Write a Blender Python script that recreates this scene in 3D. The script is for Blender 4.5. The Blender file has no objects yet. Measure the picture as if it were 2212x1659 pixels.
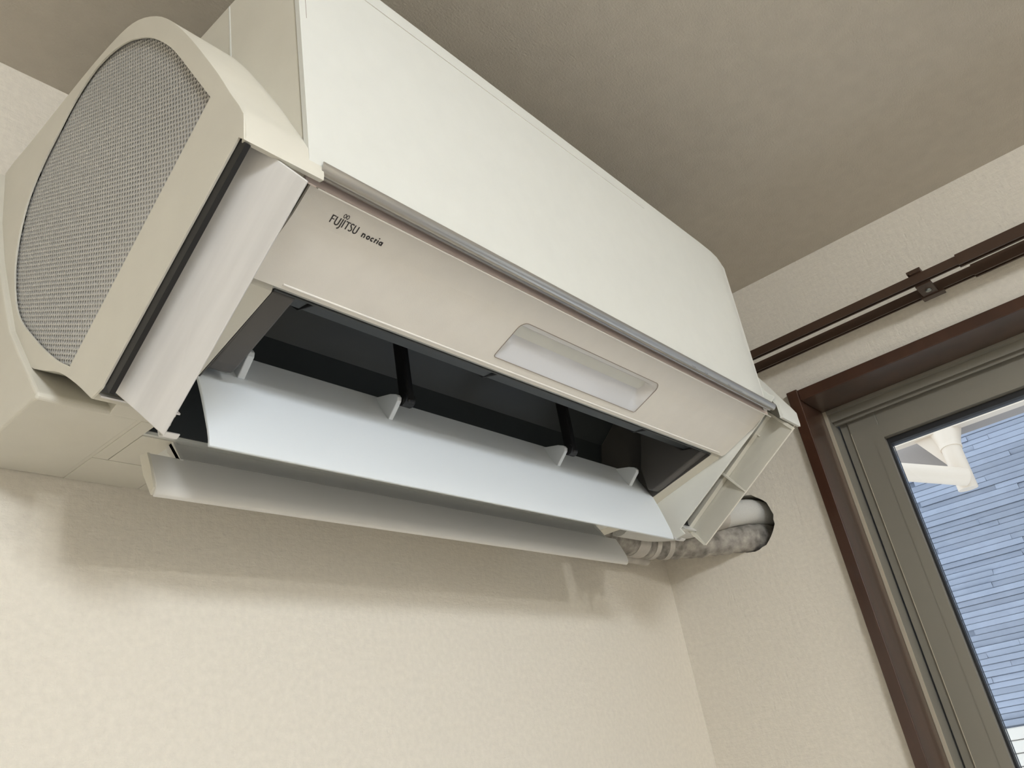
import bpy, bmesh, math, random
from mathutils import Vector, Matrix
from mathutils.geometry import tessellate_polygon
random.seed(7)
C = bpy.context.scene.collection
SC = bpy.context.scene

# ------------------------------------------------------------------ camera
RW = ((0.63856985, -0.75133229, -0.16651828),
      (0.23643369, 0.39745529, -0.88663882),
      (0.73234395, 0.52681029, 0.43144323))      # world -> camera (right, down, forward)
cam = bpy.data.cameras.new('camera')
cam_o = bpy.data.objects.new('camera', cam)
C.objects.link(cam_o)
right, down, fwd = (Vector(r) for r in RW)
M = Matrix.Identity(4)
for i in range(3):
    M[i][0] = right[i]; M[i][1] = -down[i]; M[i][2] = -fwd[i]
M.translation = Vector((-1.306185, -0.68776, 1.678394))
cam_o.matrix_world = M
cam.sensor_width = 36.0
cam.lens = 36.0 * 1804.3 / 2212.0
cam.clip_start = 0.02
SC.camera = cam_o

# ------------------------------------------------------------------ world, lamps, exposure
SC.view_settings.view_transform = 'Standard'
SC.view_settings.look = 'None'
SC.view_settings.exposure = 0.0
SC.view_settings.gamma = 1.0
SC.view_settings.use_curve_mapping = False
world = bpy.data.worlds.new('sky'); SC.world = world
world.use_nodes = True
bg = world.node_tree.nodes['Background']
bg.inputs['Color'].default_value = (0.80, 0.88, 1.0, 1)
bg.inputs['Strength'].default_value = 2.1

def lamp(name, kind, loc, power, color, size):
    l = bpy.data.lights.new(name, kind); l.energy = power; l.color = color
    if kind == 'POINT': l.shadow_soft_size = size
    o = bpy.data.objects.new(name, l); C.objects.link(o); o.location = loc
    return o
LAMP1 = (-1.62, -1.90, 2.33)
LAMP2 = (-0.82, -3.34, 2.365)
P_LAMP1 = 62.0
P_LAMP2 = 36.0
WARM = (1.0, 1.0, 0.96)
COOL = (0.98, 1.03, 1.08)

# ------------------------------------------------------------------ materials
def mat(name, color, rough=0.5, metal=0.0, noise=None, bump=None, spec=None, emit=None, coat=None, streak=None):
    m = bpy.data.materials.new(name); m.use_nodes = True
    nt = m.node_tree; b = nt.nodes['Principled BSDF']
    b.inputs['Base Color'].default_value = (*color, 1)
    b.inputs['Roughness'].default_value = rough
    b.inputs['Metallic'].default_value = metal
    if spec is not None: b.inputs['Specular IOR Level'].default_value = spec
    if coat: b.inputs['Coat Weight'].default_value = coat
    if emit:
        b.inputs['Emission Color'].default_value = (*emit[0], 1); b.inputs['Emission Strength'].default_value = emit[1]
    if noise or bump or streak:
        tc = nt.nodes.new('ShaderNodeTexCoord')
    def tex(scale, detail=3, vec=None, rough_=0.5, dist=0.0):
        n = nt.nodes.new('ShaderNodeTexNoise'); n.inputs['Scale'].default_value = scale
        n.inputs['Detail'].default_value = detail; n.inputs['Roughness'].default_value = rough_
        n.inputs['Distortion'].default_value = dist
        nt.links.new(vec or tc.outputs['Object'], n.inputs['Vector']); return n
    if noise or streak:                     # (scale, low factor, high factor)
        if streak:
            mp = nt.nodes.new('ShaderNodeMapping'); mp.vector_type = 'TEXTURE'; mp.inputs['Scale'].default_value = streak[3]
            mp.inputs['Rotation'].default_value = streak[4]
            nt.links.new(tc.outputs['Object'], mp.inputs['Vector'])
            n = tex(streak[0], 4, mp.outputs[0]); lo, hi = streak[1], streak[2]
        else:
            n = tex(noise[0], 5); lo, hi = noise[1], noise[2]
        r = nt.nodes.new('ShaderNodeMapRange')
        r.inputs['From Min'].default_value = 0.3; r.inputs['From Max'].default_value = 0.7
        r.inputs['To Min'].default_value = lo; r.inputs['To Max'].default_value = hi
        nt.links.new(n.outputs['Fac'], r.inputs['Value'])
        mx = nt.nodes.new('ShaderNodeVectorMath'); mx.operation = 'SCALE'
        mx.inputs[0].default_value = color
        nt.links.new(r.outputs[0], mx.inputs['Scale'])
        nt.links.new(mx.outputs[0], b.inputs['Base Color'])
    if bump:                                # list of (scale, strength, detail, (sx,sy,sz))
        prev = None
        for (sc, st, det, mapping) in bump:
            v = None
            if mapping:
                mp = nt.nodes.new('ShaderNodeMapping'); mp.inputs['Scale'].default_value = mapping
                nt.links.new(tc.outputs['Object'], mp.inputs['Vector']); v = mp.outputs[0]
            n = tex(sc, det, v, 0.6, 0.4)
            bp = nt.nodes.new('ShaderNodeBump'); bp.inputs['Strength'].default_value = st
            bp.inputs['Distance'].default_value = 0.004
            nt.links.new(n.outputs['Fac'], bp.inputs['Height'])
            if prev: nt.links.new(prev.outputs[0], bp.inputs['Normal'])
            prev = bp
        nt.links.new(prev.outputs[0], b.inputs['Normal'])
    return m

M_wall = mat('wallpaper', (0.735, 0.69, 0.61), 0.9, noise=(150, 0.955, 1.035), spec=0.2,
             bump=[(330, 0.22, 3, None), (55, 0.26, 5, (1.0, 0.7, 4.2)), (48, 0.24, 5, (3.2, 3.4, 0.45)), (50, 0.20, 4, (0.8, 3.4, 2.4))])
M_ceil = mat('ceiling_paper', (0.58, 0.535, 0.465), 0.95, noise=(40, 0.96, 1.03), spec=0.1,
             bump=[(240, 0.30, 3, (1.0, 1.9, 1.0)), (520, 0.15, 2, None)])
M_floor = mat('floor_wood', (0.46, 0.42, 0.365), 0.6, noise=(8, 0.9, 1.06))
M_white = mat('white_plastic', (0.70, 0.705, 0.665), 0.42, noise=(60, 0.985, 1.01), bump=[(900, 0.03, 2, None)])
M_cream = mat('aged_plastic', (0.68, 0.655, 0.575), 0.45, noise=(30, 0.97, 1.02), bump=[(900, 0.03, 2, None)])
M_cover = mat('beige_plastic', (0.78, 0.75, 0.70), 0.38, noise=(50, 0.98, 1.02), bump=[(900, 0.03, 2, None)])
M_louver = mat('cool_white_plastic', (0.715, 0.76, 0.80), 0.40)
M_defl = mat('grey_white_plastic', (0.68, 0.67, 0.64), 0.42)
M_duct = mat('charcoal_plastic', (0.033, 0.039, 0.043), 0.42)
M_duct2 = mat('dark_grey_plastic', (0.085, 0.080, 0.076), 0.5)
M_black = mat('black_plastic', (0.006, 0.006, 0.007), 0.5)
M_flap = mat('brushed_silver_film', (0.68, 0.67, 0.66), 0.42, metal=0.05,
             streak=(60, 0.93, 1.06, (0.5, 9.0, 0.5), (math.radians(-33.2), 0, 0)))
M_mesh = mat('silver_mesh', (0.55, 0.54, 0.515), 0.42, metal=0.25)
M_chrome = mat('chrome', (0.80, 0.80, 0.82), 0.10, metal=1.0)
M_bar = mat('satin_silver', (0.42, 0.40, 0.37), 0.28, metal=0.7)
M_pink = mat('rose_plastic', (0.84, 0.71, 0.66), 0.45)
M_win = mat('frosted_lens', (0.66, 0.655, 0.66), 0.25, coat=0.3)
M_ink = mat('ink', (0.035, 0.03, 0.03), 0.6)
M_wood = mat('dark_wood', (0.050, 0.021, 0.012), 0.30, coat=0.25, streak=(30, 0.75, 1.25, (1.0, 1.0, 8.0), (0, 0, 0)))
M_rail = mat('brown_rail', (0.050, 0.026, 0.015), 0.42)
M_alu = mat('bronze_aluminium', (0.255, 0.240, 0.205), 0.45, metal=0.3)
M_alu_l = mat('pale_aluminium', (0.50, 0.45, 0.36), 0.5, metal=0.2)
M_gasket = mat('rubber', (0.012, 0.013, 0.016), 0.6)
M_tape = mat('pipe_tape', (0.56, 0.53, 0.49), 0.75, noise=(38, 0.75, 1.08), bump=[(500, 0.25, 2, (6, 1, 1))])
M_tape_d = mat('dirty_pipe_tape', (0.40, 0.375, 0.34), 0.8, noise=(60, 0.35, 1.15), bump=[(300, 0.3, 3, None)])
M_weave = mat('woven_tape', (0.60, 0.60, 0.58), 0.7, bump=[(700, 0.3, 1, None)])
M_side = [mat('blue_grey_siding', (0.285 * k, 0.315 * k, 0.375 * k), 0.6, noise=(14, 0.92, 1.06)) for k in (0.90, 1.0, 1.1)]
M_sidebg = mat('siding_joint', (0.26, 0.29, 0.345), 0.8)
M_satin = mat('satin_chrome', (0.82, 0.82, 0.84), 0.28, metal=0.45)
M_beige_s = mat('beige_siding', (0.66, 0.61, 0.53), 0.6)
M_pvc = mat('cream_pipe', (0.70, 0.59, 0.46), 0.45)
M_soffit = mat('grey_soffit', (0.30, 0.26, 0.225), 0.7)
M_screw = mat('zinc_screw', (0.35, 0.38, 0.36), 0.35, metal=0.8)
M_lampw = mat('lamp_white', (0.8, 0.8, 0.78), 0.5)
M_glow = mat('lamp_glow', (0.9, 0.9, 0.85), 0.5, emit=(COOL, 1.0))
M_glow2 = mat('bulb_glow', (0.9, 0.9, 0.85), 0.5, emit=(WARM, 1.0))
gl = bpy.data.materials.new('window_glass'); gl.use_nodes = True
nt = gl.node_tree; nt.nodes.clear()
out = nt.nodes.new('ShaderNodeOutputMaterial'); mixn = nt.nodes.new('ShaderNodeMixShader')
tr = nt.nodes.new('ShaderNodeBsdfTransparent'); tr.inputs['Color'].default_value = (0.94, 0.96, 0.97, 1)
gs = nt.nodes.new('ShaderNodeBsdfGlossy'); gs.inputs['Roughness'].default_value = 0.02
fr = nt.nodes.new('ShaderNodeFresnel'); fr.inputs['IOR'].default_value = 1.33
nt.links.new(fr.outputs[0], mixn.inputs['Fac']); nt.links.new(tr.outputs[0], mixn.inputs[1]); nt.links.new(gs.outputs[0], mixn.inputs[2])
nt.links.new(mixn.outputs[0], out.inputs['Surface'])
M_glass = gl

# ------------------------------------------------------------------ helpers
def tag(o, label=None, cat=None, group=None, kind=None):
    if label: o['label'] = label
    if cat: o['category'] = cat
    if group: o['group'] = group
    if kind: o['kind'] = kind
    return o

def thing(name, loc, label=None, cat=None, kind=None):
    o = bpy.data.objects.new(name, None); C.objects.link(o); o.location = loc
    o.empty_display_size = 0.05
    return tag(o, label, cat, kind=kind)

def link(o, parent=None):
    C.objects.link(o)
    if parent is not None:
        o.parent = parent
        if parent.type == 'EMPTY': o.matrix_parent_inverse = Matrix.Translation(-parent.location)
    return o

def finish(name, me, m, parent=None, smooth=None, bevel=None, label=None):
    """smooth = auto-smooth angle in degrees; bevel = (width, segments)"""
    me.materials.append(m)
    if smooth:
        me.polygons.foreach_set('use_smooth', [True] * len(me.polygons))
        me.set_sharp_from_angle(angle=math.radians(smooth))
    o = bpy.data.objects.new(name, me)
    if bevel:
        b = o.modifiers.new('edge', 'BEVEL'); b.width = bevel[0]; b.segments = bevel[1]
        b.limit_method = 'ANGLE'; b.angle_limit = math.radians(35)
        b.harden_normals = False
    if label: o['label'] = label
    return link(o, parent)

def fix(bm):
    bmesh.ops.remove_doubles(bm, verts=bm.verts, dist=1e-6)
    bmesh.ops.recalc_face_normals(bm, faces=bm.faces)

def from_bm(name, bm, m, parent=None, smooth=None, bevel=None, label=None):
    fix(bm); me = bpy.data.meshes.new(name); bm.to_mesh(me); bm.free()
    return finish(name, me, m, parent, smooth, bevel, label)

def bm_box(bm, a, b):
    vs = [bm.verts.new((x, y, z)) for x in (a[0], b[0]) for y in (a[1], b[1]) for z in (a[2], b[2])]
    for f in ((0, 1, 3, 2), (4, 6, 7, 5), (0, 4, 5, 1), (2, 3, 7, 6), (0, 2, 6, 4), (1, 5, 7, 3)):
        bm.faces.new([vs[i] for i in f])

def box(name, a, b, m, parent=None, bevel=None, label=None):
    bm = bmesh.new(); bm_box(bm, a, b)
    return from_bm(name, bm, m, parent, None, bevel, label)

def bm_plate(bm, outer, holes, to3, depth):
    """flat polygon with holes, extruded; to3(u, v, w) gives the 3-D point"""
    loops = [[Vector((u, v, 0)) for u, v in l] for l in [outer] + list(holes)]
    tris = tessellate_polygon(loops)
    flat = [p for l in loops for p in l]
    lay = []
    for w in (0.0, depth):
        vs = [bm.verts.new(to3(p.x, p.y, w)) for p in flat]
        for t in tris:
            try: bm.faces.new([vs[i] for i in t])
            except ValueError: pass
        lay.append(vs)
    k = 0
    for l in loops:
        n = len(l)
        for i in range(n):
            j = (i + 1) % n
            bm.faces.new((lay[0][k + i], lay[0][k + j], lay[1][k + j], lay[1][k + i]))
        k += n

def prism_x(name, poly, x0, x1, m, parent=None, holes=(), smooth=None, bevel=None, label=None):
    """(y, z) polygon extruded along x"""
    bm = bmesh.new()
    bm_plate(bm, poly, holes, lambda u, v, w: (x0 + w, u, v), x1 - x0)
    return from_bm(name, bm, m, parent, smooth, bevel, label)

def strip_loop(poly, t):
    """open polyline -> closed thin polygon offset to its left side by t"""
    off = []
    n = len(poly)
    for i in range(n):
        a = Vector(poly[max(i - 1, 0)]); b = Vector(poly[min(i + 1, n - 1)])
        d = (b - a).normalized(); nn = Vector((-d.y, d.x))
        off.append(tuple(Vector(poly[i]) + nn * t))
    return list(poly) + off[::-1]

def ribbon_x(name, poly, t, x0, x1, m, parent=None, smooth=40, bevel=None, label=None):
    """open (y, z) polyline with thickness t, extruded along x as clean quads"""
    loop = strip_loop(poly, t); n = len(poly)
    bm = bmesh.new(); lay = []
    for x in (x0, x1): lay.append([bm.verts.new((x, y, z)) for y, z in loop])
    N = len(loop)
    for i in range(N):
        j = (i + 1) % N; bm.faces.new((lay[0][i], lay[0][j], lay[1][j], lay[1][i]))
    for L in lay:
        for i in range(n - 1):
            bm.faces.new((L[i], L[i + 1], L[N - 2 - i], L[N - 1 - i]))
    return from_bm(name, bm, m, parent, smooth, bevel, label)

def bm_tube(bm, path, radii, seg=14, cap=True):
    pts = [Vector(p) for p in path]; n = len(pts)
    if not hasattr(radii, '__len__'): radii = [radii] * n
    up = Vector((0, 0, 1)); rings = []
    for i, p in enumerate(pts):
        d = (pts[min(i + 1, n - 1)] - pts[max(i - 1, 0)]).normalized()
        u = up if abs(d.dot(up)) < 0.95 else Vector((0, 1, 0))
        a = d.cross(u).normalized(); b = d.cross(a).normalized()
        rings.append([bm.verts.new(p + (a * math.cos(2 * math.pi * k / seg) + b * math.sin(2 * math.pi * k / seg)) * radii[i]) for k in range(seg)])
    for r0, r1 in zip(rings, rings[1:]):
        for k in range(seg): bm.faces.new((r0[k], r0[(k + 1) % seg], r1[(k + 1) % seg], r1[k]))
    if cap: bm.faces.new(rings[0]); bm.faces.new(rings[-1])

def tube(name, path, radii, m, parent=None, seg=14, cap=True, label=None):
    bm = bmesh.new(); bm_tube(bm, path, radii, seg, cap)
    return from_bm(name, bm, m, parent, 50, None, label)

def smooth_path(pts, n=8):
    P = [Vector(p) for p in pts]; P = [P[0] * 2 - P[1]] + P + [P[-1] * 2 - P[-2]]
    out = []
    for i in range(1, len(P) - 2):
        for k in range(n):
            t = k / n
            out.append(0.5 * ((2 * P[i]) + (P[i + 1] - P[i - 1]) * t + (2 * P[i - 1] - 5 * P[i] + 4 * P[i + 1] - P[i + 2]) * t * t
                              + (-P[i - 1] + 3 * P[i] - 3 * P[i + 1] + P[i + 2]) * t ** 3))
    out.append(P[-2]); return out

def inset(poly, d):
    """shrink a convex-ish closed polygon by d towards its inside"""
    n = len(poly); A = sum(poly[i][0] * poly[(i + 1) % n][1] - poly[(i + 1) % n][0] * poly[i][1] for i in range(n))
    s = 1 if A > 0 else -1; res = []
    for i in range(n):
        p = Vector(poly[i]); a = (p - Vector(poly[i - 1])).normalized(); b = (Vector(poly[(i + 1) % n]) - p).normalized()
        na = Vector((-a.y, a.x)) * s; nb = Vector((-b.y, b.x)) * s
        bis = (na + nb); bis = bis.normalized() if bis.length > 1e-6 else na
        res.append(tuple(p + bis * d / max(0.5, bis.dot(na))))
    return res

def inside(p, poly):
    x, y = p; c = False; n = len(poly)
    for i in range(n):
        x1, y1 = poly[i]; x2, y2 = poly[i - 1]
        if (y1 > y) != (y2 > y) and x < (x2 - x1) * (y - y1) / (y2 - y1) + x1: c = not c
    return c

def circle(cx, cy, r, n=28): return [(cx + r * math.cos(2 * math.pi * k / n), cy + r * math.sin(2 * math.pi * k / n)) for k in range(n)]

# ------------------------------------------------------------------ room shell  (back wall y=0, right wall x=0, ceiling z=2.4)
XL, YF, H = -3.1, -3.5, 2.40
HOLE_C, HOLE_R = (-0.163, 2.003), 0.047
hole = []
for k in range(40):
    a = 2 * math.pi * k / 40; r = HOLE_R + random.uniform(-0.0012, 0.0012)
    hole.append((HOLE_C[0] + r * math.cos(a), HOLE_C[1] + r * math.sin(a)))
win_open = [(-1.86, 0.86), (-0.3145, 0.86), (-0.3145, 2.162), (-1.86, 2.162)]
def S(o, label): return tag(o, label, kind='structure')
bm = bmesh.new(); bm_plate(bm, [(YF, 0), (0.12, 0), (0.12, H), (YF, H)], [win_open, hole], lambda u, v, w: (w, u, v), 0.17)
S(from_bm('wall_right', bm, M_wall), 'right wall in beige textured wallpaper with a pipe hole and a window')
S(box('wall_back', (XL, 0, 0), (0, 0.12, H), M_wall), 'back wall in beige textured wallpaper behind the air conditioner')
S(box('wall_left', (XL - 0.12, YF, 0), (XL, 0.12, H), M_wall), 'left wall in beige wallpaper')
S(box('wall_front', (XL - 0.12, YF - 0.12, 0), (0.17, YF, H), M_wall), 'front wall in beige wallpaper behind the camera')
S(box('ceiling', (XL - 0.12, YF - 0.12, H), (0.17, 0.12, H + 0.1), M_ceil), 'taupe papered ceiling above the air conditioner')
S(box('floor', (XL - 0.12, YF - 0.12, -0.1), (0.17, 0.12, 0), M_floor), 'brown wooden floor of the room')

# ------------------------------------------------------------------ room lamps (real fittings on the ceiling, behind the camera)
def lamp_fitting(name, loc, r, h, glow, label, top):
    t = thing(name, loc, label, 'lamp')
    x, y, z = loc
    bm = bmesh.new()
    prof = [(0.0, 0), (0.6 * r, 0.0), (0.9 * r, 0.18 * h), (r, 0.5 * h), (0.97 * r, h)]
    seg = 40; rings = []
    for (rr, zz) in prof[1:]:
        rings.append([bm.verts.new((x + rr * math.cos(2 * math.pi * k / seg), y + rr * math.sin(2 * math.pi * k / seg), z - h / 2 + zz)) for k in range(seg)])
    bm.faces.new(rings[0])
    for a, b in zip(rings, rings[1:]):
        for k in range(seg): bm.faces.new((a[k], a[(k + 1) % seg], b[(k + 1) % seg], b[k]))
    bm.faces.new(rings[-1])
    from_bm('diffuser', bm, glow, t, 30)
    bm = bmesh.new(); bm_tube(bm, [(x, y, z + h / 2), (x, y, top)], 0.9 * r, 32)
    from_bm('base', bm, M_lampw, t, 30)
    return t
lamp_fitting('ceiling_lamp', LAMP1, 0.23, 0.10, M_glow, 'large round white ceiling lamp with a glowing diffuser', H)
lamp_fitting('ceiling_bulb', LAMP2, 0.045, 0.055, M_glow2, 'small bright ceiling bulb farther back in the room', H)
def set_glow(m, power, area): m.node_tree.nodes['Principled BSDF'].inputs['Emission Strength'].default_value = power / (math.pi * area)
set_glow(M_glow, P_LAMP1, math.pi * 0.23 ** 2 * 0.8 + 2 * math.pi * 0.22 * 0.10)
set_glow(M_glow2, P_LAMP2, math.pi * 0.045 ** 2 * 0.8 + 2 * math.pi * 0.043 * 0.055)

# ------------------------------------------------------------------ window in the right wall
win = thing('window_1', (0.08, -1.0, 0.86), 'dark wood framed window with bronze sliding sash in the right wall', kind='structure')
YE = -1.86
bm = bmesh.new(); bm_box(bm, (-0.0135, -0.3155, 0.86), (0.084, -0.2975, 2.1805)); from_bm('jamb', bm, M_wood, win, bevel=(0.0012, 2))
box('jamb', (-0.0135, YE, 0.86), (0.084, YE + 0.018, 2.1805), M_wood, win, (0.0012, 2))
box('head_casing', (-0.0115, YE + 0.018, 2.160), (0.084, -0.3157, 2.1785), M_wood, win, (0.0012, 2))
box('sill', (-0.02, YE, 0.842), (0.084, -0.2975, 0.86), M_wood, win, (0.0012, 2))
# aluminium outer frame
box('frame_jamb', (0.0842, -0.3212, 0.866), (0.0862, -0.3155, 2.160), M_alu_l, win, label='pale aluminium edge strip')
box('frame_jamb', (0.0862, -0.3205, 0.866), (0.165, -0.3150, 2.160), M_alu, win)
box('frame_head', (0.0842, YE + 0.02, 2.1545), (0.0868, -0.3215, 2.160), M_alu, win)
box('frame_head', (0.0868, YE + 0.02, 2.1562), (0.165, -0.3208, 2.162), M_alu, win)
box('track', (0.099, YE + 0.02, 2.143), (0.1015, -0.3208, 2.1562), M_alu, win)
box('track', (0.1105, YE + 0.02, 2.1385), (0.113, -0.3208, 2.1562), M_alu, win)
box('track_guard', (0.113, -0.372, 2.1385), (0.1165, -0.3208, 2.1500), M_alu, win)
# sliding sash
sash = thing('sash', (0.14, -0.6, 0.9)); sash.parent = win; sash.matrix_parent_inverse = Matrix.Translation(-win.location)
def sp(name, a, b, m, bev=None):
    o = box(name, a, b, m, None, bev); o.parent = sash
    o.matrix_parent_inverse = Matrix.Translation(-sash.location); return o
sp('stile', (0.1285, -0.3375, 0.875), (0.165, -0.3235, 2.148), M_alu, (0.0008, 2))
sp('stile', (0.1250, -0.3850, 0.875), (0.165, -0.3377, 2.146), M_alu, (0.0006, 2))
sp('edge_highlight', (0.1244, -0.3386, 0.875), (0.1255, -0.3376, 2.1200), M_alu_l)  # pale strip painted in as the highlight along the stile's edge
sp('bead', (0.1243, -0.3862, 0.875), (0.1252, -0.3700, 2.0965), M_alu)
sp('top_rail', (0.1262, -1.12, 2.0960), (0.165, -0.3852, 2.146), M_alu, (0.0006, 2))
sp('top_rail', (0.1247, -1.12, 2.0960), (0.1262, -0.3700, 2.1190), M_alu)
sp('stile', (0.1250, -1.18, 0.875), (0.165, -1.12, 2.146), M_alu, (0.0006, 2))
sp('bottom_rail', (0.1250, -1.12, 0.875), (0.165, -0.385, 0.94), M_alu)
sp('gasket', (0.140, -0.3885, 0.94), (0.163, -0.3852, 2.0960), M_gasket)
sp('gasket', (0.140, -1.12, 2.0865), (0.1655, -0.3885, 2.0958), M_gasket)  # top gasket, thickened in black to paint the shade under the rail
sp('glass_pane', (0.150, -1.12, 0.94), (0.153, -0.3890, 2.0912), M_glass)
# second sash further along, outside the picture to the right
sash2 = thing('sash', (0.18, -1.45, 0.9)); sash2.parent = win; sash2.matrix_parent_inverse = Matrix.Translation(-win.location)
for nm, a, b, m in (('stile', (0.168, -1.16, 0.875), (0.20, -1.10, 2.146), M_alu), ('stile', (0.168, -1.84, 0.875), (0.20, -1.78, 2.146), M_alu),
                    ('top_rail', (0.168, -1.78, 2.09), (0.20, -1.16, 2.146), M_alu), ('bottom_rail', (0.168, -1.78, 0.875), (0.20, -1.16, 0.94), M_alu),
                    ('glass_pane', (0.182, -1.78, 0.94), (0.185, -1.16, 2.09), M_glass)):
    o = box(nm, a, b, m); o.parent = sash2; o.matrix_parent_inverse = Matrix.Translation(-sash2.location)

# ------------------------------------------------------------------ curtain rail
cr = thing('curtain_rail', (0, -0.55, 2.235), 'double dark brown metal curtain rail on brackets above the window', 'curtain rail')
def rail_section(xc, w, z0, z1, y0, y1, name, lab=None):
    t = 0.0012; bm = bmesh.new()                       # C-section open at the bottom
    prof = [(xc - w / 2, z0), (xc - w / 2, z1), (xc + w / 2, z1), (xc + w / 2, z0), (xc + w * 0.22, z0), (xc + w * 0.22, z0 + t),
            (xc + w / 2 - t, z0 + t), (xc + w / 2 - t, z1 - t), (xc - w / 2 + t, z1 - t), (xc - w / 2 + t, z0 + t), (xc - w * 0.22, z0 + t), (xc - w * 0.22, z0)]
    bm_plate(bm, prof, [], lambda u, v, w_: (u, y0 + w_, v), y1 - y0)
    return from_bm(name, bm, M_rail, cr, None, None, lab)
rail_section(-0.0845, 0.0105, 2.2285, 2.2415, -1.2, -0.2, 'rail')
rail_section(-0.0295, 0.0105, 2.2285, 2.2425, -1.2, -0.2, 'rail')
rail_section(-0.0845, 0.0130, 2.2268, 2.2432, -2.0, -0.608, 'rail_sleeve')
rail_section(-0.0295, 0.0130, 2.2268, 2.2440, -2.0, -0.617, 'rail_sleeve')
for y in (-0.5535, -1.6):
    b = bmesh.new()
    bm_box(b, (-0.0955, y - 0.008, 2.2415), (0, y + 0.008, 2.2450)); bm_box(b, (-0.0035, y - 0.010, 2.236), (0, y + 0.010, 2.252))
    bm_box(b, (-0.0945, y - 0.0085, 2.2432), (-0.0785, y + 0.011, 2.2480))
    bm_box(b, (-0.0790, y - 0.013, 2.2262), (-0.0350, y + 0.009, 2.2300))
    br = from_bm('bracket', b, M_rail, cr, None, (0.0007, 2))
    b = bmesh.new(); bm_box(b, (-0.0365, y - 0.020, 2.2245), (-0.0220, y + 0.012, 2.2285))
    from_bm('clip', b, M_rail, br, None, (0.0006, 2))
    b = bmesh.new(); bm_tube(b, [(-0.057, y - 0.003, 2.2262), (-0.057, y - 0.003, 2.2236)], 0.0040, 12)
    from_bm('screw', b, M_screw, br, 40, None, 'small zinc screw')

# ------------------------------------------------------------------ air conditioner
XC = -0.6695
def mx(x): return 2 * XC - x
ac = thing('air_conditioner', (XC, 0, 1.975), 'white wall-mounted air conditioner with open louvers and side fans below the ceiling', 'air conditioner')
BL, BR = -1.0385, -0.3085             # main body sides
ZT = 2.2605
# main casing: cross section with the outlet cavity
cav = [(-0.2795, 2.0190), (-0.2770, 2.0290), (-0.2520, 2.0330), (-0.1950, 2.0950), (-0.1550, 2.1150), (-0.1250, 2.0900), (-0.1100, 2.0300), (-0.1080, 1.9760)]
top = [(0, 1.9755), (0, ZT), (-0.362, ZT), (-0.3715, ZT - 0.003), (-0.3725, ZT - 0.008), (-0.3690, 2.0585), (-0.3560, 2.0575), (-0.2850, 2.0235)]
prism_x('main_casing', top + cav, -1.000, -0.339, M_white, ac)
endp = top + [(-0.2790, 2.0165), (-0.1870, 1.9925), (-0.1300, 1.9755)]
prism_x('end_casing', endp, BL, -1.000, M_cream, ac, bevel=(0.0012, 2))
endr = [(0, 1.9755), (0, ZT - 0.004), (-0.320, ZT - 0.004), (-0.338, ZT - 0.012), (-0.342, ZT - 0.040), (-0.345, 2.0585), (-0.345, 2.0515), (-0.2850, 2.0235), (-0.2790, 2.0165), (-0.1870, 1.9925), (-0.1300, 1.9755)]
prism_x('end_casing', endr, -0.339, BR - 0.001, M_cream, ac, bevel=(0.0012, 2))
# side joint line on the left flank: a recessed bright groove
box('joint_strip', (BL - 0.0006, -0.2955, 2.06), (BL + 0.002, -0.2940, ZT - 0.002), M_white, ac)
# front panel, flat with a swept right end and rounded upper right corner
bm = bmesh.new()
plan = [(-1.0395, -0.3785), (-0.42, -0.3790), (-0.385, -0.3785), (-0.365, -0.3768), (-0.348, -0.3738), (-0.333, -0.3692), (-0.320, -0.3625), (-0.3115, -0.354), (-0.3085, -0.345)]
ZB = 2.0468
def panel_top(x):
    R = 0.040; xe = -0.3085
    if x < xe - R: return ZT
    return ZT - R + math.sqrt(max(0.0, R * R - (x - (xe - R)) ** 2))
xs = [-1.0395 + (0.6195) * k / 10 for k in range(11)] + [-0.40, -0.385, -0.375, -0.365, -0.356, -0.348, -0.340, -0.333, -0.326, -0.320, -0.3155, -0.3115, -0.3095, -0.3085]
def plan_y(x):
    for (x0, y0), (x1, y1) in zip(plan, plan[1:]):
        if x <= x1 + 1e-9: return y0 + (y1 - y0) * (x - x0) / (x1 - x0)
    return plan[-1][1]
cols = []
for x in xs:
    y = plan_y(x); zt = panel_top(x)
    rows = [(ZB, 0.0035), (ZB + 0.0012, 0.0032)] + [(ZB + (zt - 0.006 - ZB) * f, 0.0030 * (1 - f)) for f in (0.15, 0.4, 0.7, 1.0)] + [(zt - 0.003, 0.0006), (zt - 0.001, 0.0018), (zt, 0.0045)]
    cols.append([bm.verts.new((x, y + dy, z)) for z, dy in rows])
for a, b in zip(cols, cols[1:]):
    for i in range(len(a) - 1): bm.faces.new((a[i], b[i], b[i + 1], a[i + 1]))
ext = bmesh.ops.extrude_face_region(bm, geom=bm.faces[:])
for v in ext['geom']:
    if isinstance(v, bmesh.types.BMVert): v.co.y += 0.0045
panel = from_bm('front_panel', bm, M_white, ac, 35)
# left border strip of the panel, split off by a fine joint, and the top joint line
prism_x('panel_joint', [(-0.37545, ZB + 0.008), (-0.37860, ZT - 0.007), (-0.3770, ZT - 0.007), (-0.3740, ZB + 0.008)], -1.0340, -1.0335, M_soffit, panel)
bm = bmesh.new(); bm_box(bm, (-1.0335, -0.37915, 2.2414), (-0.56, -0.3785, 2.24165)); from_bm('panel_joint', bm, M_cover, panel)
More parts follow.
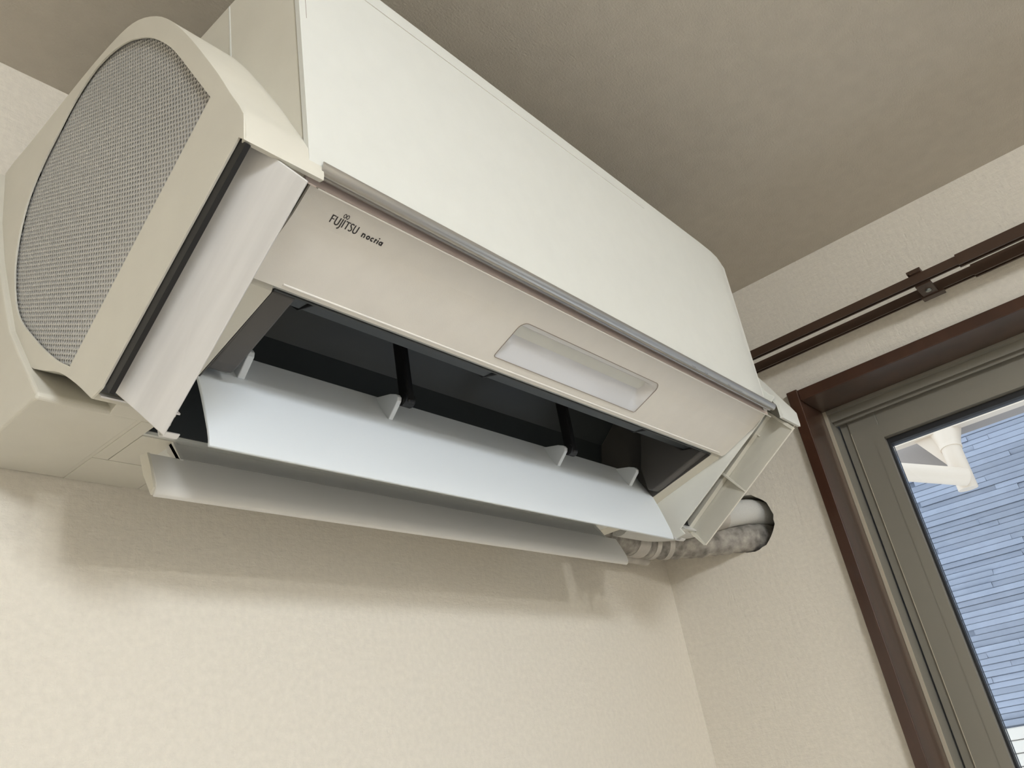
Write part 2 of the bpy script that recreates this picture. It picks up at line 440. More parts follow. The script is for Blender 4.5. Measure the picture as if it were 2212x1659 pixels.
# satin indicator bar under the panel
ribbon_x('indicator_bar', [(-0.3770, 2.0490), (-0.3764, 2.0462), (-0.3750, 2.0444), (-0.3732, 2.0430), (-0.3718, 2.0434), (-0.3706, 2.0448), (-0.3692, 2.0452), (-0.3684, 2.0444), (-0.3676, 2.0448), (-0.3664, 2.0472)], -0.0008, -1.0300, -0.3330, M_bar, ac, 60)
bar = bpy.data.objects['indicator_bar']
ribbon_x('trim_strip', [(-0.3612, 2.0550), (-0.3618, 2.0428)], 0.0012, -1.0320, -0.3240, M_pink, ac, 60, label='rose tinted strip')
# printed words on the bar (flat print)
def flat_text(name, s, size, origin, ux, uy, m, parent, lift=0.0002, sx=1.0):
    cu = bpy.data.curves.new(name, 'FONT'); cu.body = s; cu.size = size; cu.resolution_u = 3
    tmp = bpy.data.objects.new(name, cu); C.objects.link(tmp); bpy.context.view_layer.update()
    me = bpy.data.meshes.new_from_object(tmp); C.objects.unlink(tmp); bpy.data.objects.remove(tmp)
    ux = Vector(ux).normalized(); uy = Vector(uy).normalized(); nz = ux.cross(uy)
    for v in me.vertices:
        v.co = Vector(origin) + ux * v.co.x * sx + uy * v.co.y + nz * lift
    me.materials.clear()
    return finish(name, me, m, parent)
for x0, s, sx in ((-0.5460, '運転', 1.0), (-0.5180, '除湿', 1.0), (-0.4890, '冷房', 1.0), (-0.4630, '暖房', 1.0), (-0.4390, 'PowerDiff', 0.78)):
    flat_text('printed_word', s, 0.0040 if sx == 1.0 else 0.0050, (x0, -0.37455, 2.04335), (1, 0, 0), (0, -0.0019, 0.0030), M_ink, bar, 0.0004, sx)

# lower cover: front facet with the logo, rear facet with the sensor window
F0 = Vector((-0.3570, 2.0490)); F1 = Vector((-0.3362, 2.0372)); F2 = Vector((-0.2858, 2.0160))
CX0, CX1 = -1.0235, -0.3165
def cov(s):       # s in metres along the cover from its front edge -> (y, z)
    L1 = (F1 - F0).length
    if s <= L1: return F0 + (F1 - F0) * (s / L1)
    return F1 + (F2 - F1).normalized() * (s - L1)
L1 = (F1 - F0).length; LT = L1 + (F2 - F1).length
n1 = Vector(((F1 - F0).y, -(F1 - F0).x)).normalized()     # outward (down, forward)
n2 = Vector(((F2 - F1).y, -(F2 - F1).x)).normalized()
WX0, WX1, WS0, WS1 = -0.7830, -0.5490, 0.0245, 0.0665
def rrect(x0, s0, x1, s1, r0, r1, n=6):
    """rounded rectangle: radius r0 at the s0 side, r1 at the s1 side"""
    pts = []
    for cx, cy, r, a0 in ((x1 - r1, s1 - r1, r1, 0), (x0 + r1, s1 - r1, r1, 90), (x0 + r0, s0 + r0, r0, 180), (x1 - r0, s0 + r0, r0, 270)):
        for k in range(n + 1):
            a = math.radians(a0 + 90 * k / n); pts.append((cx + r * math.cos(a), cy + r * math.sin(a)))
    return pts
wloop = rrect(WX0, WS0, WX1, WS1, 0.0085, 0.003)
bm = bmesh.new()
T = 0.0022
def cov3(u, s, w):
    p = cov(s); n = n2 if s > L1 else n1
    q = p - n * w
    return (u, q.x, q.y)
rearo = [(CX0, L1), (CX1, L1), (CX1 - 0.0005, LT - 0.004), (CX1 - 0.004, LT), (-0.339, LT), (-1.0, LT), (CX0, LT)]
bm_plate(bm, rearo, [wloop], lambda u, s, w: cov3(u, max(s, L1 + 1e-7), w), T)
front = [(CX0, 0.0), (CX1 - 0.003, 0.0), (CX1, 0.003), (CX1, L1), (CX0, L1)]
bm_plate(bm, front, [], lambda u, s, w: cov3(u, min(s, L1), w), T)
cover = from_bm('lower_cover', bm, M_cover, ac)
# bright front lip and the raised ridge along the rear edge
ribbon_x('cover_lip', [(F0.x + 0.0002, F0.y), (-0.3630, 2.0408)], 0.0009, CX0, CX1 - 0.002, M_cover, cover, 40)
pr = cov(0.0750) + n2 * 0.0001
tube('ridge', [(-0.9985, pr.x, pr.y), (-0.3345, pr.x, pr.y)], 0.0009, M_cover, cover, 8)
# sensor window: a shallow pocket with a frosted lens surface
bm = bmesh.new()
def depth_at(s):
    f = (s - WS0) / (WS1 - WS0)
    prof = [(0, 0.0006), (0.13, 0.0030), (0.22, 0.0120), (0.28, 0.0135), (0.34, 0.0120), (0.60, 0.0042), (0.68, 0.0032), (1.0, 0.0006)]
    for (a, da), (b, db) in zip(prof, prof[1:]):
        if f <= b: return da + (db - da) * (f - a) / (b - a)
    return 0.0006
nx, ns = 34, 26; grid = []
for i in range(nx + 1):
    row = []
    u = WX0 + (WX1 - WX0) * i / nx
    for j in range(ns + 1):
        s = WS0 + (WS1 - WS0) * j / ns
        e = min(1.0, (u - WX0) / 0.0030, (WX1 - u) / 0.0140)
        d = 0.0004 + (depth_at(s) - 0.0004) * max(0.0, e)
        row.append(bm.verts.new(cov3(u, max(s, L1 + 1e-7), d)))
    grid.append(row)
for i in range(nx):
    for j in range(ns): bm.faces.new((grid[i][j], grid[i + 1][j], grid[i + 1][j + 1], grid[i][j + 1]))
from_bm('sensor_window', bm, M_win, cover, 60, label='frosted grey sensor window')
bm = bmesh.new()
outl = [Vector(cov3(u, max(s, L1 + 1e-7), -0.00015)) for u, s in wloop]
bm_tube(bm, outl + [outl[0]], 0.00038, 6, False)
from_bm('window_outline', bm, M_soffit, cover, 60)
# logo: strokes laid flat on the front facet
def strokes(name, lines, parent, m):
    bm = bmesh.new()
    for pts, w in lines:
        P = [Vector(p) for p in pts]; L, Rr = [], []
        for i, p in enumerate(P):
            d = (P[min(i + 1, len(P) - 1)] - P[max(i - 1, 0)]).normalized(); nn = Vector((-d.y, d.x)) * w / 2
            L.append(p + nn); Rr.append(p - nn)
        def to(p):
            c = cov(p.y / 1000) + n1 * 0.00018
            return bm.verts.new((p.x / 1000, c.x, c.y))
        Lv = [to(p) for p in L]; Rv = [to(p) for p in Rr]
        for i in range(len(P) - 1): bm.faces.new((Lv[i], Lv[i + 1], Rv[i + 1], Rv[i]))
    bmesh.ops.recalc_face_normals(bm, faces=bm.faces)
    me = bpy.data.meshes.new(name); bm.to_mesh(me); bm.free()
    return finish(name, me, m, parent)
def arc(cx, cy, rx, ry, a0, a1, n=10): return [(cx + rx * math.cos(math.radians(a0 + (a1 - a0) * k / n)), cy + ry * math.sin(math.radians(a0 + (a1 - a0) * k / n))) for k in range(n + 1)]
w = 0.92
def U(x0, x1): cx = (x0 + x1) / 2; r = (x1 - x0) / 2; return [(x0, 12.55)] + arc(cx, 16.6, r, 1.75, 180, 0) [0:] + [(x1, 12.55)]
def fixU(x0, x1):
    cx = (x0 + x1) / 2; r = (x1 - x0) / 2
    return [(x0, 12.55)] + [(cx - r * math.cos(math.pi * k / 10), 16.7 + 1.65 * math.sin(math.pi * k / 10)) for k in range(11)] + [(x1, 12.55)]
inf = []
for k in range(41):
    t = 2 * math.pi * k / 40
    inf.append((-987.95 + 2.1 * math.cos(t) / (1 + math.sin(t) ** 2), 10.1 - 4.0 * math.sin(t) * math.cos(t) / (1 + math.sin(t) ** 2)))
S_ = [(-979.15, 13.35), (-979.7, 12.85), (-980.6, 12.75), (-981.35, 13.25), (-981.45, 14.05), (-980.9, 14.95), (-980.0, 15.7), (-979.45, 16.5), (-979.5, 17.5), (-980.2, 18.2), (-981.0, 18.25), (-981.7, 17.75)]
strokes('logo', [([(-997.45, 18.45), (-997.45, 12.5)], w), ([(-997.45, 12.9), (-994.8, 12.9)], 0.7), ([(-997.4, 15.3), (-995.2, 15.3)], 0.7),
                 (fixU(-993.85, -990.85), w),
                 ([(-988.95, 12.5), (-988.95, 18.6), (-989.2, 19.5), (-989.7, 20.05), (-990.4, 20.3)], w),
                 ([(-987.2, 12.5), (-987.2, 18.45)], w),
                 ([(-986.1, 12.9), (-982.2, 12.9)], 0.7), ([(-984.0, 12.9), (-984.0, 18.45)], w),
                 (S_, w), (fixU(-977.9, -974.9), w), (inf, 0.55)], cover, M_ink)
b = 1.05
strokes('logo', [([(-969.6, 18.3), (-969.6, 15.15)], b), ([(-969.5, 16.2), (-969.1, 15.75), (-968.4, 15.55), (-967.75, 15.8), (-967.5, 16.4), (-967.5, 18.3)], b * 0.95),
                 (arc(-964.35, 16.8, 1.15, 1.1, 0, 360, 18), b),
                 (arc(-960.55, 16.8, 1.15, 1.1, 48, 312, 14), b),
                 ([(-958.0, 18.3), (-958.0, 15.15)], b), ([(-957.9, 16.3), (-957.5, 15.8), (-956.85, 15.65)], b),
                 ([(-955.55, 18.3), (-955.55, 15.2)], b), ([(-955.55, 14.35), (-955.55, 13.35)], b),
                 (arc(-952.8, 16.8, 1.05, 1.1, 0, 360, 18), b), ([(-951.5, 18.3), (-951.5, 15.2)], b)], cover, M_ink)

# outlet lining (dark duct) just inside the cavity
ribbon_x('outlet_duct', [(-0.2793, 2.0172), (-0.2768, 2.0284), (-0.2518, 2.0322), (-0.1945, 2.0938), (-0.1550, 2.1138), (-0.1262, 2.0895), (-0.1115, 2.0300), (-0.1095, 1.9785)], 0.0012, -0.9990, -0.3400, M_duct, ac, 30)
duct = bpy.data.objects['outlet_duct']
lin = [(-0.2785, 2.0165), (-0.2760, 2.0280), (-0.2510, 2.0318), (-0.1940, 2.0930), (-0.155, 2.113), (-0.127, 2.089), (-0.112, 2.030), (-0.110, 1.982), (-0.187, 1.9928)]
prism_x('duct_end', lin, -0.9995, -0.9985, M_duct2, duct)
prism_x('duct_end', lin, -0.3405, -0.3395, M_duct2, duct)
# bearing blocks inside both ends of the outlet
blk = [(-0.2765, 2.0195), (-0.2765, 2.0275), (-0.2515, 2.0315), (-0.2000, 2.0860), (-0.1850, 2.0300), (-0.1880, 1.9990), (-0.1945, 1.9962), (-0.2040, 1.9975)]
prism_x('bearing_block', blk, -0.9985, -0.9775, M_duct2, duct, bevel=(0.002, 3))
prism_x('bearing_block', [(y, z) for y, z in blk], -0.3555, -0.3405, M_duct2, duct, bevel=(0.002, 3))
# black joint slots and the dark hanger links in the duct
def roof(y):      # duct roof height
    return 2.0322 + (y + 0.2518) * (2.0938 - 2.0322) / (0.2518 - 0.1945) - 0.0008
for x in (-0.955, -0.742, -0.472):
    pts = [(x, -0.268, 2.0282), (x, -0.2500, roof(-0.2500)), (x, -0.2150, roof(-0.2150))]
    tube('joint_slot', pts, 0.0016, M_black, duct, 6)
for x in (-0.7955, -0.5325):
    bm = bmesh.new(); bm_box(bm, (x, -0.2010, 2.0150), (x + 0.0085, -0.1880, 2.0850)); from_bm('hanger_link', bm, M_black, duct, None, (0.002, 2))
    tube('hanger_pin', [(x - 0.002, -0.1935, 2.0200), (x + 0.010, -0.1935, 2.0200)], 0.0068, M_black, duct, 16)
# upper louver
LX0, LX1 = -1.0000, -0.3390
lp = [(-0.1990, 1.9300), (-0.1991, 1.9360), (-0.1978, 1.9445), (-0.1940, 1.9600), (-0.1895, 1.9770), (-0.1845, 1.9925), (-0.1780, 2.0060), (-0.1710, 2.0190), (-0.1650, 2.0340)]
louv = ribbon_x('louver', lp, -0.0030, LX0, LX1, M_louver, ac, 60, (0.0008, 2))
for x, dx in ((-0.9600, 0.0032), (-0.8010, 0.0026), (-0.5390, 0.0026), (-0.3830, 0.0032)):
    fin = [(-0.1650, 2.0320), (-0.1690, 2.0200), (-0.1770, 2.0050), (-0.1800, 2.0030), (-0.1945, 2.0165), (-0.1955, 2.0200), (-0.1935, 2.0235), (-0.1860, 2.0270)]
    prism_x('fin', fin, x - dx, x + dx, M_louver, louv, bevel=(0.0008, 2))
# lower deflector
dp = [(-0.1215, 1.9185), (-0.1248, 1.9200), (-0.1262, 1.9240), (-0.1255, 1.9300), (-0.1205, 1.9430), (-0.1145, 1.9570), (-0.1060, 1.9690), (-0.0970, 1.9820), (-0.0900, 2.0000)]
defl = ribbon_x('deflector', dp[:6], -0.0030, LX0 + 0.0005, LX1, M_defl, ac, 60, (0.0007, 2))
ribbon_x('deflector_web', dp[5:], -0.0030, -0.9740, -0.3650, M_defl, defl, 60)
for x in (-0.974, -0.368):
    prism_x('pivot_arm', [(-0.1160, 1.9560), (-0.0900, 2.0000), (-0.0860, 1.9980), (-0.0960, 1.9690), (-0.1120, 1.9540)], x, x + 0.003, M_defl, defl)
prism_x('end_cheek', [(-0.1215, 1.9200), (-0.1255, 1.9250), (-0.1205, 1.9430), (-0.1150, 1.9570), (-0.1040, 1.9585), (-0.1100, 1.9400)], LX0 - 0.0012, LX0 + 0.0010, M_cream, defl)

# rear casing, seen left of the fan and along the wall
rc = [(-0.0005, 1.9750), (-0.1290, 1.9750), (-0.1310, 1.9790), (-0.1010, 2.0180), (-0.0700, 2.0600), (-0.0480, 2.1080), (-0.0300, 2.1500), (-0.0140, 2.2000), (-0.0080, 2.2500), (-0.0070, 2.2600), (-0.0005, 2.2625)]
prism_x('rear_casing', rc, -1.0905, -1.0150, M_cream, ac, bevel=(0.004, 3))
rc2 = [(-0.0005, 1.9750), (-0.1290, 1.9750), (-0.1290, 2.02), (-0.0005, 2.05)]
prism_x('base_plate', [(-0.0510, 1.9750), (-0.1280, 1.9750), (-0.1280, 2.00), (-0.0510, 2.00)], -1.0130, -1.0008, M_cream, ac)
prism_x('base_plate', [(-0.0005, 1.9750), (-0.0500, 1.9750), (-0.0500, 2.00), (-0.0005, 2.00)], -1.0130, -0.9490, M_cream, ac)
prism_x('base_plate', [(-0.0510, 1.9750), (-0.1050, 1.9750), (-0.1050, 2.00), (-0.0510, 2.00)], -1.0000, -0.9720, M_cream, ac)
prism_x('base_plate', [(-0.0005, 1.9750), (-0.0600, 1.9750), (-0.0600, 2.00), (-0.0005, 2.00)], -0.9480, -0.4200, M_cream, ac)
prism_x('base_plate', [(-0.0700, 1.9765), (-0.1080, 1.9765), (-0.1080, 2.00), (-0.0700, 2.00)], -0.3640, -0.3100, M_cream, ac)
prism_x('rear_casing', [(-0.03, 2.03), (-0.13, 2.03), (-0.101, 2.05), (-0.07, 2.08), (-0.048, 2.12), (-0.034, 2.2), (-0.034, 2.256), (-0.0005, 2.261), (-0.0005, 2.03)], -0.3100, mx(-1.0905), M_cream, ac, bevel=(0.004, 3))

# side fans -----------------------------------------------------------------
tipT, tipB = (-0.3750, 2.0560), (-0.3742, 2.0368)
over = [tipT, (-0.3705, 2.0665), (-0.3620, 2.0830), (-0.3510, 2.1065), (-0.3380, 2.1315), (-0.3250, 2.1555), (-0.3100, 2.1815), (-0.2920, 2.2085), (-0.2720, 2.2310),
        (-0.2450, 2.2510), (-0.2160, 2.2605), (-0.1700, 2.2640), (-0.1100, 2.2635), (-0.0600, 2.2625), (-0.0130, 2.2625), (-0.0065, 2.2520), (-0.0110, 2.1900), (-0.0270, 2.1400), (-0.0430, 2.0950),
        (-0.0640, 2.0600), (-0.0990, 2.0170), (-0.1300, 1.9980), (-0.1530, 1.9860), (-0.1800, 1.9650), (-0.2030, 1.9440)]
def fair(pts, n=3):
    q = smooth_path([(0, a, b) for a, b in pts], n); return [(p.y, p.z) for p in q]
over = [tipT] + fair(over[1:])
outletO = [(-0.2160, 1.9460), (-0.3690, 2.0420)]
outline = over + [outletO[0], outletO[1], tipB]
border = [(-0.3410, 2.0955), (-0.3200, 2.1335), (-0.2990, 2.1710), (-0.2860, 2.1900), (-0.2730, 2.2060), (-0.2620, 2.2175), (-0.2480, 2.2290), (-0.2320, 2.2400), (-0.2120, 2.2490), (-0.1900, 2.2540), (-0.1690, 2.2540),
          (-0.1430, 2.2470), (-0.1170, 2.2330), (-0.0880, 2.2150), (-0.0660, 2.1920), (-0.0550, 2.1620), (-0.0530, 2.1340), (-0.0575, 2.1080), (-0.0650, 2.0860), (-0.0760, 2.0680), (-0.0920, 2.0500),
          (-0.1110, 2.0310), (-0.1290, 2.0140), (-0.1490, 1.9970), (-0.1690, 1.9830)]

border = [border[0]] + fair(border[1:])[:-1] + [border[-1]]
def perforated(name, poly, x, pitch, hr, flip, parent):
    """real punched sheet: hexagonal cells, each with a round hole"""
    d1 = Vector((border[-1][0] - border[0][0], border[-1][1] - border[0][1])).normalized()
    d2 = Vector((d1.x * 0.5 - d1.y * 0.8660254, d1.x * 0.8660254 + d1.y * 0.5))
    o = Vector(border[0]) + Vector((-d1.y, d1.x)) * (pitch * 0.40)
    nmid = (-d1.y, d1.x)
    big = inset(poly, -0.0030)
    cells = []
    for i in range(-70, 90):
        for j in range(0, 70):
            p = o + d1 * pitch * i + d2 * pitch * j
            if inside((p.x, p.y), big): cells.append(p)
    base = math.atan2(d1.y, d1.x)
    N = 12; verts = []; faces = []
    R = pitch / math.sqrt(3)
    hexv = [Vector((math.cos(base + math.radians(30 + 60 * k)), math.sin(base + math.radians(30 + 60 * k)))) * R for k in range(6)]
    outer = []
    for k in range(6): outer += [hexv[k], (hexv[k] + hexv[(k + 1) % 6]) / 2]
    ring = [Vector((math.cos(base + math.radians(30 + 30 * k)), math.sin(base + math.radians(30 + 30 * k)))) * hr for k in range(12)]
    dx = 0.0010 * flip
    for p in cells:
        b0 = len(verts)
        verts += [(x, p.x + q.x, p.y + q.y) for q in outer]
        verts += [(x, p.x + q.x, p.y + q.y) for q in ring]
        verts += [(x + dx, p.x + q.x, p.y + q.y) for q in ring]
        for k in range(12):
            k2 = (k + 1) % 12
            faces.append((b0 + k, b0 + k2, b0 + 12 + k2, b0 + 12 + k))
            faces.append((b0 + 12 + k, b0 + 12 + k2, b0 + 24 + k2, b0 + 24 + k))
    me = bpy.data.meshes.new(name); me.from_pydata(verts, [], faces); me.update()
    ob = finish(name, me, M_mesh, parent); ob['kind'] = 'stuff'
    return ob

def side_fan(mirror):
    f = (lambda x: mx(x)) if mirror else (lambda x: x)
    def PX(name, poly, a, b, m, parent, **k):
        a, b = f(a), f(b); return prism_x(name, poly, min(a, b), max(a, b), m, parent, **k)
    def RX(name, poly, t, a, b, m, parent, **k):
        a, b = f(a), f(b); return ribbon_x(name, poly, t, min(a, b), max(a, b), m, parent, **k)
    # outer skin around the top, back and bottom
    fan = RX('fan_housing', [tipB, (-0.3750, 2.0400)] + over, -0.0040, -1.0846, -1.0285, M_cream if not mirror else M_white, ac, smooth=40)
    PX('side_plate', outline, -1.0858, -1.0842, M_cream, fan, holes=[border], bevel=(0.0007, 2))
    if not mirror: RX('slit_shade_strip', [(-0.2172, 1.9480), (-0.3680, 2.0438)], 0.0100, -1.0840, -1.0805, M_black, fan)  # black strip added as the shade in the slit beside the flap
    inner = [(-0.3740, 2.0660), (-0.3520, 2.0535), (-0.3190, 2.0320), (-0.2300, 1.9765), (-0.1990, 1.9570), (-0.1880, 1.9440), (-0.1640, 1.9720), (-0.150, 2.000), (-0.17, 2.06), (-0.20, 2.15), (-0.25, 2.240)] + over[8:1:-1]
    if mirror: inner[1:6] = [(-0.3445, 2.0405), (-0.3130, 2.0205), (-0.2700, 1.9925), (-0.2000, 1.9470), (-0.2045, 1.9385), (-0.1870, 1.9350)]
    PX('inner_plate', inner, -1.0262, -1.0235, M_white if mirror else M_cream, fan, bevel=(0.0007, 2))
    # black core put in as shade inside, clear of outlet and mesh cavity
    core = inset(over + [(-0.1960, 1.9960), (-0.3420, 2.0930)], 0.0055)
    PX('fan_shade_core', core, -1.0660, -1.0275, M_black, fan)
    # chrome end piece at the rear of the outlet
    RX('chrome_trim', [(-0.2062, 1.9445), (-0.2040, 1.9470), (-0.2005, 1.9500), (-0.1960, 1.9550), (-0.1930, 1.9640), (-0.1915, 1.9780)], 0.0012, -1.0815, -1.0270, M_satin, fan, smooth=60)
    RX('chrome_trim', [(-0.1985, 1.9345), (-0.1950, 1.9330), (-0.1905, 1.9345), (-0.1890, 1.9390)], -0.001, -1.0330, -1.0225, M_satin, fan, smooth=60)
    if not mirror:
        perforated('mesh_grille', border, -1.0830, 0.00412, 0.00155, 1, fan)
        # motor hub and spokes dimly visible behind the mesh
        bm = bmesh.new(); bm_tube(bm, [(-1.0665, -0.205, 2.115), (-1.0700, -0.205, 2.115)], 0.040, 28); from_bm('fan_hub', bm, M_duct2, fan, 40)
    # flap
    A = Vector((f(-1.0662), -0.3440, 2.0710)); B = Vector((f(-1.0453), -0.3790, 2.0240)); Cc = Vector((f(-1.0458), -0.2190, 1.9200)); D = Vector((f(-1.0680), -0.1885, 1.9610))
    if not mirror:
        A = Vector((-1.0788, -0.3642, 2.0510)); D = Vector((-1.0788, -0.2130, 1.9490))
    nrm = (B - A).cross(D - A).normalized()
    if (nrm.x > 0) == (not mirror): nrm = -nrm                # points outboard
    bm = bmesh.new()
    back = [p - nrm * 0.0022 for p in (A, B, Cc, D)]
    va = [bm.verts.new(p) for p in (A, B, Cc, D)]; vb = [bm.verts.new(p) for p in back]
    bm.faces.new(va); bm.faces.new(vb[::-1])
    for i in range(4): bm.faces.new((va[i], va[(i + 1) % 4], vb[(i + 1) % 4], vb[i]))
    flap = from_bm('flap', bm, M_flap if not mirror else M_cream, fan, None, (0.0006, 2), 'brushed silver outer face' if not mirror else 'ribbed inner side turned to view')
    # ribs and end walls on the inside of the flap
    def P(u, v, h):       # u along the length 0..1, v across 0 (hinge) .. 1 (free edge), h above the inner face
        return (A.lerp(D, u)).lerp(B.lerp(Cc, u), v) - nrm * (0.0022 + h)
    ld = (D - A).normalized()
    for u, th, hmax, v0 in ((0.004, 0.0030, 0.012, 0.0), (0.17, 0.0020, 0.010, 0.55), (0.53, 0.0020, 0.013, 0.0), (0.990, 0.0030, 0.014, 0.0)):
        if u == 0.17: vs = (0.02, 0.36)
        else: vs = (0.06, 0.98)
        bm = bmesh.new()
        prof = [P(u, vs[0], 0), P(u, vs[1], 0), P(u, vs[1], 0.0008), P(u, vs[0] + 0.1 * (vs[1] - vs[0]), hmax), P(u, vs[0], hmax)]
        a1 = [bm.verts.new(p) for p in prof]; a2 = [bm.verts.new(p + ld * th) for p in prof]
        bm.faces.new(a1); bm.faces.new(a2[::-1])
        for i in range(5): bm.faces.new((a1[i], a1[(i + 1) % 5], a2[(i + 1) % 5], a2[i]))
        from_bm('rib', bm, M_cream, flap)
    bm = bmesh.new()                                          # hinge channel along the inner edge
    for (v0, v1, h0, h1) in ((0.24, 0.30, 0.0, 0.0065), (0.0, 0.27, 0.0045, 0.0065), (0.0, 0.04, 0.0, 0.0055)):
        q = [P(u, v, h) for u in (0.02, 0.985) for v in (v0, v1) for h in (h0, h1)]
        vs = [bm.verts.new(p) for p in q]
        for fc in ((0, 1, 3, 2), (4, 6, 7, 5), (0, 4, 5, 1), (2, 3, 7, 6), (0, 2, 6, 4), (1, 5, 7, 3)): bm.faces.new([vs[i] for i in fc])
    from_bm('hinge_channel', bm, M_cream, flap)
    tube('hinge_rod', [P(-0.02, 0.10, 0.011), P(1.01, 0.10, 0.011)], 0.0035, M_duct2, flap, 10)
    return fan
side_fan(False)
side_fan(True)

# ------------------------------------------------------------------ wrapped pipes into the wall hole
pb = thing('pipe_bundle', (0, -0.16, 2.0), 'grimy white taped pipe bundle running into the round wall hole', 'pipe')
p1 = smooth_path([(-0.30, -0.055, 1.992), (-0.22, -0.052, 1.990), (-0.15, -0.055, 1.988), (-0.085, -0.078, 1.986), (-0.04, -0.115, 1.984), (0.0, -0.148, 1.983), (0.05, -0.165, 1.984), (0.115, -0.170, 1.984)], 7)
tube('wrapped_pipe', p1, [0.0235 + 0.0009 * math.sin(i * 2.3) + 0.0006 * math.sin(i * 1.1) for i in range(len(p1))], M_tape_d, pb, 22)
p2 = smooth_path([(-0.28, -0.088, 1.996), (-0.18, -0.090, 1.998), (-0.10, -0.108, 2.006), (-0.05, -0.140, 2.016), (0.0, -0.168, 2.0215), (0.05, -0.176, 2.022), (0.115, -0.178, 2.022)], 7)
tube('insulated_pipe', p2, 0.0205, M_weave, pb, 20)
p3 = smooth_path([(-0.30, -0.020, 1.980), (-0.22, -0.020, 1.976), (-0.115, -0.028, 1.971)], 6)
tube('drain_hose', p3, 0.0085, M_tape, pb, 14)
for i0, i1 in ((9, 12), (14, 15), (17, 18)):                  # loose tape windings
    tube('tape_winding', [p1[i0]] + [p1[k] for k in range(i0 + 1, i1)] + [p1[i1]], 0.0250, M_tape, pb, 22)
p4 = [p for p in p2 if -0.075 < p.x < -0.040]
if len(p4) > 1: tube('tape_patch', p4, 0.0211, M_tape, pb, 20)
tube('hole_blackout_disc', [(0.16, HOLE_C[0], HOLE_C[1]), (0.1602, HOLE_C[0], HOLE_C[1])], 0.060, M_black, pb, 24)  # black disc added behind the hole to shut out the daylight

# ------------------------------------------------------------------ outside: neighbour's house, eave gutter and drain pipe
nh = thing('neighbouring_house', (2.25, -0.6, 0.0), 'blue grey ribbed house wall seen through the window', 'house')
XN = 2.20
box('wall', (XN + 0.008, -2.6, 0.0), (XN + 0.1, 1.2, 3.4), M_sidebg, nh)
ZS = 1.588
rowh = 0.0205
base_me = {}
n_b = 0
z = ZS
while z < 2.72:
    y = 0.5 - random.uniform(0, 0.5)
    while y > -1.25:
        ln = random.choice((0.35, 0.55, 0.8)); k = random.randrange(3); dep = (random.choice((0.003, 0.006, 0.0095)), random.choice((0.003, 0.006, 0.0095)))
        key = (ln, k, dep)
        if key not in base_me:
            bm = bmesh.new(); h = rowh
            pr_ = [(0.008, 0.0006), (-dep[0] + 0.0015, 0.0006), (-dep[0], 0.0022), (-dep[1], h - 0.0022), (-dep[1] + 0.002, h - 0.0003), (0.008, h - 0.0003)]
            bm_plate(bm, pr_, [], lambda u, v, w_: (u, -w_, v), ln - 0.0008)
            fix(bm); me = bpy.data.meshes.new('siding_board'); bm.to_mesh(me); bm.free(); me.materials.append(M_side[k]); base_me[key] = me
        o = bpy.data.objects.new('siding_board', base_me[key]); link(o, nh); o.location = (XN, y, z); n_b += 1
        y -= ln
    z += rowh
box('wall_upper', (XN - 0.002, -2.6, z + 0.001), (XN + 0.0079, 1.2, 3.4), M_side[1], nh)
zz = ZS - 0.004
for k in range(22):
    bm = bmesh.new(); bm_plate(bm, [(0.0079, 0), (-0.004, 0.001), (-0.007, 0.004), (-0.007, 0.036), (-0.003, 0.0395), (0.0079, 0.0395)], [], lambda u, v, w_: (XN + u, 0.5 - w_, zz - 0.041 + v), 2.2)
    from_bm('beige_board', bm, M_beige_s, nh); zz -= 0.041

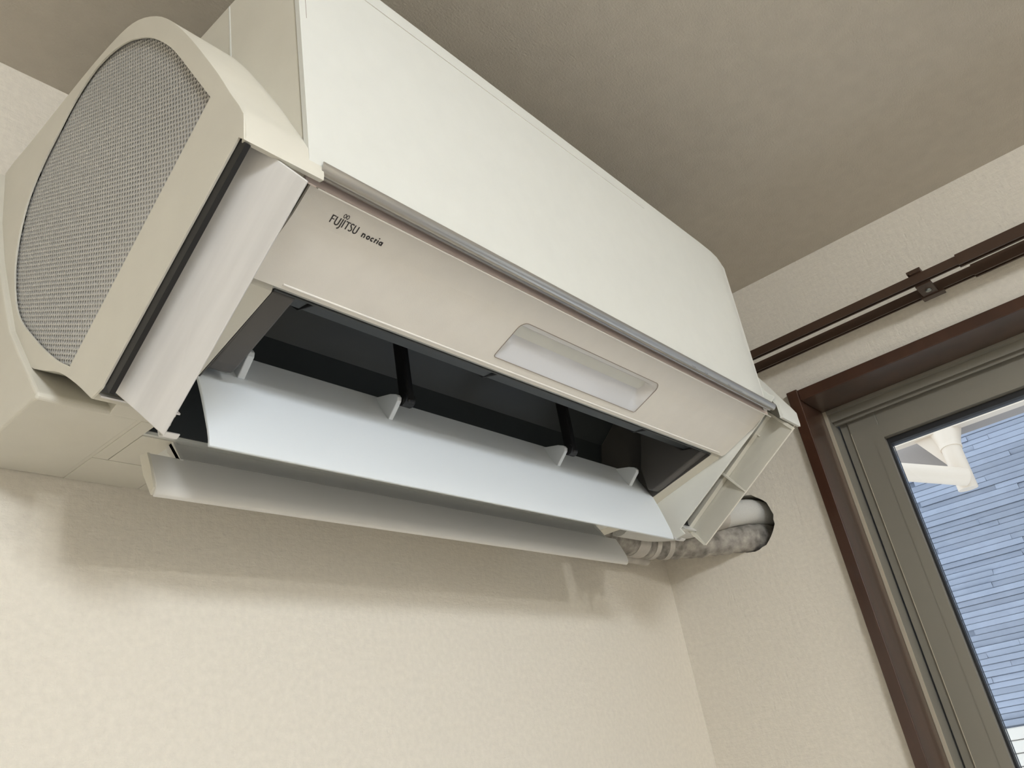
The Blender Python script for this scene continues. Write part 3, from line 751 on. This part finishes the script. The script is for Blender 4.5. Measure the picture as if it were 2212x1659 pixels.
def at(u, v, X):
    """helper used once to site the far eave: point of the ray through (u, v) at depth plane x = X"""
    d = right * (u - 1106.0) + down * (v - 829.5) + fwd * 1804.3
    o = M.translation; t = (X - o.x) / d.x
    return o + d * t
gt = thing('roof_gutter', (1.7, -0.4, 2.5), 'cream eave gutter with drain pipe outside the window', 'gutter')
XG = 1.62
a, b_ = at(2008, 939, XG), at(2117, 900, XG)
zg = (a.z + b_.z) / 2
bm = bmesh.new(); bm_box(bm, (XG, -1.9, zg), (XG + 0.05, a.y + 0.14, zg + 0.012)); from_bm('fascia', bm, M_pvc, gt)
bm = bmesh.new(); bm_box(bm, (XG + 0.02, -1.9, zg + 0.002), (XG + 0.14, a.y - 0.005, zg + 0.05)); from_bm('gutter_trough', bm, M_soffit, gt)
bm = bmesh.new()
q = [at(1963, 946, XG + 0.02), at(2049, 1006, XG + 0.02), at(2012, 934, XG + 0.02)]
va = [bm.verts.new(p) for p in q]; vb = [bm.verts.new(p + Vector((0.03, 0, 0))) for p in q]
bm.faces.new(va); bm.faces.new(vb[::-1])
for i in range(3): bm.faces.new((va[i], va[(i + 1) % 3], vb[(i + 1) % 3], vb[i]))
from_bm('gusset', bm, M_pvc, gt)
bm = bmesh.new()
q = [at(1885, 950, XG + 0.10), at(1968, 930, XG + 0.10), at(2058, 1012, XG + 0.10), at(1905, 1010, XG + 0.10)]
va = [bm.verts.new(p) for p in q]; vb = [bm.verts.new(p + Vector((0.03, 0, 0))) for p in q]
bm.faces.new(va); bm.faces.new(vb[::-1])
for i in range(4): bm.faces.new((va[i], va[(i + 1) % 4], vb[(i + 1) % 4], vb[i]))
from_bm('soffit_board', bm, M_soffit, gt)
pt, pbm = at(2036, 925, XG + 0.02), at(2092, 1056, XG + 0.02)
ym = (pt.y + pbm.y) / 2
tube('drain_pipe', [(XG + 0.02, ym, pt.z + 0.02), (XG + 0.02, ym, pbm.z)], 0.030, M_pvc, gt, 24)
zc = at(2062, 968, XG + 0.02).z
tube('hopper', [(XG + 0.02, ym, zc), (XG + 0.025, ym, zc + 0.02), (XG + 0.04, ym, zg + 0.01)], [0.0335, 0.0345, 0.052], M_pvc, gt, 24)
e1, e0 = at(2086, 1030, XG - 0.01), at(1930, 1018, XG - 0.16)
e00 = e1 + (e0 - e1) * 1.8
tube('branch_pipe', [e00, e0, e1], 0.029, M_pvc, gt, 24)
